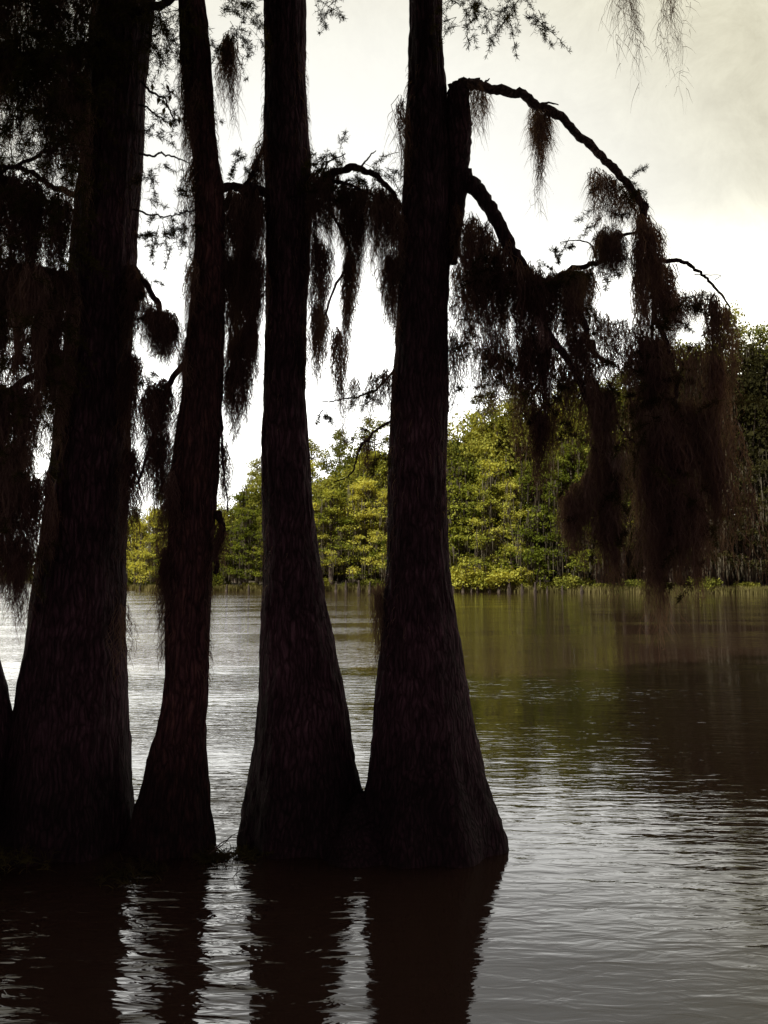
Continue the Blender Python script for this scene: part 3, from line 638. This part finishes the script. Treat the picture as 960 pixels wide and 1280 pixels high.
# ------------------------------------------------------------------ far shore trees
def leafball(g, c, rad, flat, n, leaf, r, up=.6):
    q = r.normal(0, 1, (n, 3)); q = q/np.linalg.norm(q, axis=1)[:, None]*(r.random((n, 1))**.4); q[:, 2] *= flat
    P = np.array(c) + q*rad
    d = unit(q*[1, 1, .3] + r.normal(0, .6, (n, 3))); nrm = unit(q*.7 + [0, 0, up] + r.normal(0, .5, (n, 3)))
    s = unit(np.cross(d, nrm)); L_ = leaf*r.uniform(.5, 1.4, (n, 1)); w = L_*r.uniform(.22, .42, (n, 1))
    V = np.stack([P, P + d*L_*.5 + s*w, P + d*L_, P + d*L_*.5 - s*w], 1)
    g.add(V.reshape(-1, 3), np.arange(n*4).reshape(n, 4))
def make_tree(name, H, kind, seed, mat):
    r = np.random.default_rng(seed); rs = random.Random(seed)
    root = empty(name, (0, 0, 0))
    gt, gc, gm = Geo(), Geo(), Geo()
    lean = rs.uniform(-1.1, 1.1)
    rb = {'cypress': .42, 'pine': .30, 'oak': .35, 'shrub': .08}[kind]
    top = H*.93
    if kind != 'shrub':
        tube(gt, [Vector((0, 0, -.8)), Vector((0, 0, .9)), Vector((lean*.3, 0, H*.3)), Vector((lean, .2, H*.65)), Vector((lean*.8, 0, top))], [rb*1.9, rb*1.05, rb*.7, rb*.45, .05], n=30, sides=9, rough=.07)
    clusters = []
    if kind == 'cypress':
        nl = 46
        for i in range(nl):
            z = H*(.16 + .82*((i + rs.random())/nl)); prof_ = (1 - ((z/H - .16)/.86)**1.5)
            Rm = H*.25*(prof_*.9 + .16)*rs.uniform(.6, 1.15); a = rs.uniform(0, 6.283)
            e = np.array([lean*z/H + Rm*math.cos(a), Rm*math.sin(a), z + rs.uniform(-.2, .5)])
            if i % 2 == 0: tube(gt, [Vector((lean*z/H, 0, z-.6)), Vector((e[0]*.5+lean*.3, e[1]*.5, z+.1)), Vector(e)], [.09, .06, .02], n=8, sides=5)
            for k in range(3):
                f = .5 + .28*k; c = np.array([lean*z/H, 0, z])*(1-f) + e*f + r.normal(0, .3, 3)
                clusters.append((c, rs.choice((.5, .7, 1.0, 1.5)), .36, 75))
        leaf = .26
    elif kind == 'pine':
        nl = 24
        for i in range(nl):
            z = H*(.55 + .42*((i + rs.random())/nl)); Rm = H*.13*(1.15 - (z/H-.55)*1.6)*rs.uniform(.5, 1.2); a = rs.uniform(0, 6.283)
            e = np.array([lean*.9 + Rm*math.cos(a), Rm*math.sin(a), z + rs.uniform(0, .6)])
            tube(gt, [Vector((lean*.9, 0, z-.3)), Vector((e[0]*.6+lean*.4, e[1]*.6, z)), Vector(e)], [.08, .05, .02], n=7, sides=5)
            for k in range(3):
                clusters.append((e*(.75+.15*k) + np.array([0, 0, z*(.25-.15*k)]) + r.normal(0, .35, 3), rs.uniform(.6, 1.1), .6, 90))
        leaf = .24
    elif kind == 'oak':
        for i in range(60):
            a = rs.uniform(0, 6.283); ph = rs.uniform(-.6, 1.5); q = rs.uniform(.55, 1.05)
            c = np.array([lean + H*.27*q*math.cos(a)*math.cos(ph), H*.27*q*math.sin(a)*math.cos(ph), H*.60 + H*.36*q*math.sin(ph)])
            if i % 4 == 0: tube(gt, [Vector((lean*.6, 0, H*.35)), Vector((c[0]*.5, c[1]*.5, H*.35*.5+c[2]*.5)), Vector(c)], [.14, .08, .02], n=8, sides=5)
            clusters.append((c, rs.uniform(.9, 1.7), .7, 150))
        leaf = .28
    else:
        for i in range(26):
            a = rs.uniform(0, 6.283); q = rs.random()**.5
            c = np.array([H*.8*q*math.cos(a), H*.8*q*math.sin(a), H*(.15 + .75*rs.random()*(1-q*.5))])
            tube(gt, [Vector((0, 0, -.3)), Vector((c[0]*.5, c[1]*.5, c[2]*.6)), Vector(c)], [.05, .03, .01], n=6, sides=5)
            clusters.append((c, rs.uniform(.4, .75), .7, 90))
        leaf = .2
    for c, rad, fl, n in clusters: leafball(gc, c, rad, fl, n, leaf, r)
    v, f = gt.arrays(); me = mesh_from('trunk', v, f, M_farbark, True); o = bpy.data.objects.new('trunk' if kind != 'shrub' else 'stems', me); COL.objects.link(o); o.parent = root
    ncr = sum(len(q) for q in gc.f)
    if kind in ('cypress', 'oak'):
        gm = gc
        for c, rad, fl, n in clusters:
            if rs.random() < (.55 if kind == 'cypress' else .25):
                m = 9; P0 = c + r.normal(0, .35, (m, 3)); L_ = r.uniform(.5, 2.2, m)*(.6 if c[2] < 3 else 1)
                t = np.array([0, .4, .8, 1.]); P = np.repeat(P0[:, None], 4, 1); P[:, :, 2] -= L_[:, None]*t; P[:, :, 2] = np.maximum(P[:, :, 2], .05)
                a = r.uniform(0, 3.14, (m, 1)); S = np.stack([np.cos(a), np.sin(a), 0*a], -1).repeat(4, 1)
                ribbons(gm, P, np.tile(np.array([.10, .12, .06, .02]), (m, 1)), S)
    v, f = gc.arrays(); me = mesh_from('crown', v, f, mat); add_slot(me, M_farmoss, ncr); o = bpy.data.objects.new('crown', me); COL.objects.link(o); o.parent = root
    return root
def copy_thing(root):
    c = root.copy(); COL.objects.link(c)
    for ch in list(root.children):
        k = ch.copy(); COL.objects.link(k); k.parent = c
    return c

protos = {
    ('cypress', 0): make_tree('cypress_tree', 15, 'cypress', 11, M_cyp),
    ('cypress', 1): make_tree('cypress_tree', 12, 'cypress', 12, M_cyp),
    ('cypress', 2): make_tree('cypress_tree', 15, 'cypress', 13, M_cyp),
    ('oak', 0): make_tree('broadleaf_tree', 15, 'oak', 21, M_oak),
    ('oak', 1): make_tree('broadleaf_tree', 13, 'oak', 22, M_oak),
    ('pine', 0): make_tree('pine_tree', 20, 'pine', 31, M_pine),
    ('pine', 1): make_tree('pine_tree', 21, 'pine', 32, M_pine),
    ('dark', 0): make_tree('shade_painted_tree', 16, 'cypress', 41, M_shade),
    ('dark', 1): make_tree('shade_painted_tree', 16, 'oak', 42, M_shade),
    ('shrub', 0): make_tree('shrub', 2.4, 'shrub', 51, M_cyp),
    ('shrub', 1): make_tree('shrub', 2.0, 'shrub', 52, M_oak),
}
pH = {('cypress', 0): 15, ('cypress', 1): 12, ('cypress', 2): 15, ('oak', 0): 15, ('oak', 1): 13, ('pine', 0): 20, ('pine', 1): 21, ('dark', 0): 16, ('dark', 1): 16, ('shrub', 0): 2.4, ('shrub', 1): 2.0}
used = {}
placed = []
def treetop(px):   # skyline row in the photograph
    return float(np.interp(px, [100, 160, 200, 290, 320, 390, 440, 470, 560, 620, 700, 800, 880, 930, 960, 1100], [640, 618, 606, 592, 572, 548, 548, 532, 505, 490, 478, 455, 425, 398, 402, 380]))
def place(kind, var, px, back, topy):
    d = 100.
    for _ in range(8): d = float(shore((px-480)/FPX*d*1.0)) + back
    x = (px-480)/FPX*d
    z = .25 if back > 1 else 0
    Hm = at(px, topy, d).z - z
    k = (kind, var); src = protos[k]
    if k in used: o = copy_thing(src)
    else: o = src; used[k] = 1
    s = Hm/pH[k]
    o.location = (x, d, z - .1)
    sx = s if kind == 'shrub' else (s*.5 + .5)*random.uniform(.85, 1.12)
    o.scale = (sx, sx, s)
    o.rotation_euler = (0, 0, random.uniform(0, 6.283))
    placed.append([px, kind, back, o])
# front row: pale cypress
for px, ty in ((150, 640), (172, 645), (196, 640), (222, 650), (248, 655), (286, 655), (308, 640), (332, 640), (360, 640), (392, 625), (414, 612), (438, 640), (458, 600), (484, 620), (512, 600), (545, 600),
               (572, 575), (596, 600), (616, 570), (642, 600), (668, 590), (700, 570), (722, 560), (748, 600)):
    place('cypress', random.randrange(3), px, random.uniform(1.5, 4.5), ty + random.uniform(-8, 8))
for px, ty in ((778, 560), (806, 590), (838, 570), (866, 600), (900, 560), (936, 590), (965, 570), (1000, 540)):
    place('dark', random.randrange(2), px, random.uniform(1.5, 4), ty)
# second row
for i, px in enumerate(range(140, 800, 27)):
    place('oak' if i % 3 else 'cypress', random.randrange(2), px + random.uniform(-8, 8), random.uniform(8, 14), treetop(px) + random.uniform(10, 45))
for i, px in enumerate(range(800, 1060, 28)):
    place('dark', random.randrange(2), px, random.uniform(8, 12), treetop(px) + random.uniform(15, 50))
# skyline row
for i, (px, k) in enumerate(((165, 'oak'), (200, 'pine'), (235, 'oak'), (295, 'oak'), (322, 'pine'), (350, 'oak'), (396, 'pine'), (424, 'pine'), (452, 'oak'), (476, 'pine'), (505, 'oak'), (540, 'pine'), (572, 'oak'),
                             (603, 'pine'), (630, 'oak'), (660, 'pine'), (690, 'oak'), (722, 'pine'), (752, 'oak'), (785, 'pine'), (815, 'oak'), (848, 'pine'), (880, 'pine'), (905, 'oak'), (928, 'pine'), (955, 'pine'), (990, 'pine'))):
    place(k, i % 2, px, random.uniform(18, 28), treetop(px) + (random.uniform(-10, 4) if k == 'pine' else random.uniform(8, 45)))
# shoreline shrubs
for i, (px, ty) in enumerate(((162, 712), (188, 722), (272, 718), (312, 724), (398, 716), (436, 724), (466, 718), (566, 712), (584, 700), (600, 690), (618, 696), (634, 700), (650, 716), (684, 722), (716, 712), (752, 724), (790, 718), (830, 722), (880, 714), (930, 722))):
    place('shrub', 0 if 575 < px < 645 else 1, px, random.uniform(.6, 2.2), ty)

look = {'cypress': 'pale feathery far-shore cypress', 'oak': 'dense green far-shore broadleaf', 'pine': 'tall dark far-shore pine', 'dark': 'dusky moss-hung far-shore tree', 'shrub': 'low green shrub at the far waterline'}
catn = {'cypress': 'tree', 'oak': 'tree', 'pine': 'tree', 'dark': 'tree', 'shrub': 'shrub'}
grp = {'cypress': 'cypress trees on the far shore', 'oak': 'broadleaf trees on the far shore', 'pine': 'pines rising behind the far shore', 'dark': 'shaded trees on the far shore at right', 'shrub': 'shrubs along the far waterline'}
def gap(px):
    if px < 155: return 'behind massive trunk'
    if px < 212: return 'left of slim trunk'
    if px < 330: return 'left of twin trunks'
    if px < 484: return 'between twin trunks'
    if px < 660: return 'right of twin trunks'
    if px < 780: return 'below arching limb'
    return 'behind rightmost moss'
def depthw(b): return 'front row' if b < 6 else ('middle row' if b < 16 else 'back row')
words = ['first', 'second', 'third', 'fourth', 'fifth', 'sixth', 'seventh', 'eighth', 'ninth', 'tenth']
bk = {}
for e in sorted(placed, key=lambda q: q[0]): bk.setdefault((e[1], gap(e[0]), depthw(e[2])), []).append(e)
for (k, gp, dw), es in bk.items():
    for i, e in enumerate(es):
        s = f"{look[k]}, {dw} {gp}" if k != 'shrub' else f"{look[k]}, {gp}"
        if len(es) > 1: s += f", {words[i]} from left"
        tag(e[3], s, catn[k], grp[k])

# far-off woods that read as one mass
def woods(name, pts, mat, label, n, rad, leaf, hfun, r=np.random.default_rng(5)):
    g = Geo()
    for (x, y) in pts:
        H = hfun(x, y)
        for _ in range(n):
            z = H*r.random()**.7
            leafball(g, (x + r.normal(0, rad*.8), y + r.normal(0, rad*.8), z), rad*r.uniform(.6, 1.2), .7, 60, leaf, r)
    tag(link(name, g, mat), label, 'woods', kind='stuff')
pts = []
for px in np.arange(120, 1100, 11):
    d = 100.
    for _ in range(8): d = float(shore((px-480)/FPX*d)) + 34
    pts.append(((px-480)/FPX*d, d))
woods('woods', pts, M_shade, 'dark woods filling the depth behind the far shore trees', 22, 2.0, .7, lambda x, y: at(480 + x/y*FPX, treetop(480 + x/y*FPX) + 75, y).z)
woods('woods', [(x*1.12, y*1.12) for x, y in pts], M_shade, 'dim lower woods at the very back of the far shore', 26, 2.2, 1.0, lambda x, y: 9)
pts = [(x, float(shore(x)) + 8) for x in np.arange(-330, -62, 5.)]
woods('distant_woods', pts, M_oak, 'low hazy treeline far across the open lake at left', 9, 3.5, 1.1, lambda x, y: 11 + 3*math.sin(x*.11) + 2*math.sin(x*.37))

# cypress knees along the far waterline
kg = Geo(); tube(kg, [Vector((0, 0, -.3)), Vector((.03, 0, .35)), Vector((.05, .02, .8)), Vector((.04, 0, .95))], [.26, .17, .09, .03], n=12, sides=8)
v, f = kg.arrays(); kme = mesh_from('cypress_knee', v, f, M_farbark, True)
kx = [566, 578, 589, 597, 611, 623, 636, 652, 668, 683, 702, 726, 404, 420, 433, 449, 462, 284, 312, 176]
kl = {}
for px in sorted(kx):
    d = 100.
    for _ in range(8): d = float(shore((px-480)/FPX*d)) - .9
    o = bpy.data.objects.new('cypress_knee', kme); COL.objects.link(o)
    o.location = ((px-480)/FPX*d, d, 0); s = random.uniform(.7, 1.3); o.scale = (s, s, s*random.uniform(.8, 1.4)); o.rotation_euler = (0, 0, random.uniform(0, 6))
    kl.setdefault(gap(px), []).append(o)
for gp, es in kl.items():
    for i, o in enumerate(es):
        tag(o, f"stubby dark cypress knee at the far waterline, {gp}" + (f", {words[i] if i < 10 else 'last'} from left" if len(es) > 1 else ''), 'root', 'cypress knees along the far waterline')
# shore grass (uncountable)
g = Geo(); r = np.random.default_rng(77); n = 26000
px = r.uniform(120, 1000, n); d = np.full(n, 100.)
for _ in range(8): d = shore((px-480)/FPX*d)
d = d + r.uniform(-.4, 2.2, n); x = (px-480)/FPX*d
P = np.zeros((n, 3, 3)); base = np.stack([x, d, np.full(n, -.05)], 1); hh = r.uniform(.3, 1.0, n)
P[:] = base[:, None]; P[:, :, 2] += hh[:, None]*np.array([0, .6, 1.]); P[:, 2, 0] += r.normal(0, .2, n)
a = r.uniform(0, 3.14, n); S = np.stack([np.cos(a), np.sin(a), 0*a], 1)[:, None].repeat(3, 1)
ribbons(g, P, np.tile(np.array([.07, .05, .01]), (n, 1)), S)
tag(link('shore_grass', g, M_grass), 'dry grass and reeds edging the far waterline', 'grass', kind='stuff')

# ------------------------------------------------------------------ sky and sun
SUN_AZ, SUN_EL = -135, 46       # degrees left of the view direction, height
sd = Vector((math.sin(R(SUN_AZ))*math.cos(R(SUN_EL)), math.cos(R(SUN_AZ))*math.cos(R(SUN_EL)), math.sin(R(SUN_EL))))
sl = bpy.data.lights.new('sun', 'SUN'); sl.energy = 5; sl.angle = R(.5); sl.color = (1, .93, .78)
so = bpy.data.objects.new('sun', sl); COL.objects.link(so); so.rotation_euler = sd.to_track_quat('Z', 'Y').to_euler(); so.location = (0, 0, 40)

w = bpy.data.worlds.new('World'); sc.world = w; w.use_nodes = True
nt = w.node_tree; nt.nodes.clear(); N = nt.nodes.new; L = nt.links.new
out = N('ShaderNodeOutputWorld'); bg = N('ShaderNodeBackground'); L(bg.outputs[0], out.inputs[0]); bg.inputs[1].default_value = .1
sk = N('ShaderNodeTexSky'); sk.sky_type = 'NISHITA'; sk.sun_disc = False; sk.sun_elevation = R(SUN_EL); sk.sun_rotation = R(SUN_AZ)
sk.air_density = 1.0; sk.dust_density = 4.0
tc = N('ShaderNodeTexCoord')
# thin high cloud veil, brighter low in front (towards the open lake)
n1 = N('ShaderNodeTexNoise'); n1.inputs['Scale'].default_value = 13; n1.inputs['Detail'].default_value = 12; n1.inputs['Roughness'].default_value = .75; n1.inputs['Distortion'].default_value = .4
L(tc.outputs['Generated'], n1.inputs[0])
rp = ramp(nt, [(.34, (5.6, 5.2, 3.75)), (.64, (7.3, 6.9, 5.15))]); L(n1.outputs[0], rp.inputs[0])
dp = N('ShaderNodeVectorMath'); dp.operation = 'DOT_PRODUCT'; L(tc.outputs['Generated'], dp.inputs[0])
gd = Vector((-.07, 1, .17)).normalized(); dp.inputs[1].default_value = gd
gr = N('ShaderNodeMapRange'); gr.interpolation_type = 'SMOOTHERSTEP'; L(dp.outputs['Value'], gr.inputs[0])
for k, v in zip(range(1, 5), (.78, .99, 0.0, 1.0)): gr.inputs[k].default_value = v
glow = N('ShaderNodeMix'); glow.data_type = 'RGBA'; L(gr.outputs[0], glow.inputs[0]); L(rp.outputs[0], glow.inputs[6]); glow.inputs[7].default_value = (9.6, 9.5, 9.0, 1)
# unseen sky behind the viewer, dimmed and tinted to shape the shadows
bk2 = N('ShaderNodeMapRange'); bk2.interpolation_type = 'SMOOTHSTEP'; L(dp.outputs['Value'], bk2.inputs[0])
for k, v in zip(range(1, 5), (-.3, .6, .30, 1.0)): bk2.inputs[k].default_value = v
mv = N('ShaderNodeMix'); mv.data_type = 'RGBA'; mv.inputs[0].default_value = .88; L(sk.outputs[0], mv.inputs[6]); L(glow.outputs[2], mv.inputs[7])
sepw = N('ShaderNodeSeparateXYZ'); L(tc.outputs['Generated'], sepw.inputs[0])
up = N('ShaderNodeMapRange'); up.interpolation_type = 'SMOOTHSTEP'; L(sepw.outputs[2], up.inputs[0])
for k, v in zip(range(1, 5), (.28, .43, 2.2, .90)): up.inputs[k].default_value = v
mu2 = N('ShaderNodeMath'); mu2.operation = 'MULTIPLY'; L(up.outputs[0], mu2.inputs[0]); L(bk2.outputs[0], mu2.inputs[1])
sc2 = N('ShaderNodeVectorMath'); sc2.operation = 'SCALE'; L(mv.outputs[2], sc2.inputs[0]); L(mu2.outputs[0], sc2.inputs['Scale'])
tn = N('ShaderNodeMix'); tn.data_type = 'RGBA'; L(bk2.outputs[0], tn.inputs[0]); tn.inputs[6].default_value = (1.15, .80, 1.05, 1); tn.inputs[7].default_value = (1, 1, 1, 1)  # purple added to the rear sky to lift the blacks
tm = N('ShaderNodeVectorMath'); tm.operation = 'MULTIPLY'; L(sc2.outputs[0], tm.inputs[0]); L(tn.outputs[2], tm.inputs[1]); L(tm.outputs[0], bg.inputs[0])

sc.view_settings.view_transform = 'Standard'; sc.view_settings.look = 'None'; sc.view_settings.exposure = .5; sc.view_settings.gamma = 1
sc.cycles.max_bounces = 6; sc.cycles.diffuse_bounces = 2; sc.cycles.transmission_bounces = 3; sc.cycles.glossy_bounces = 3
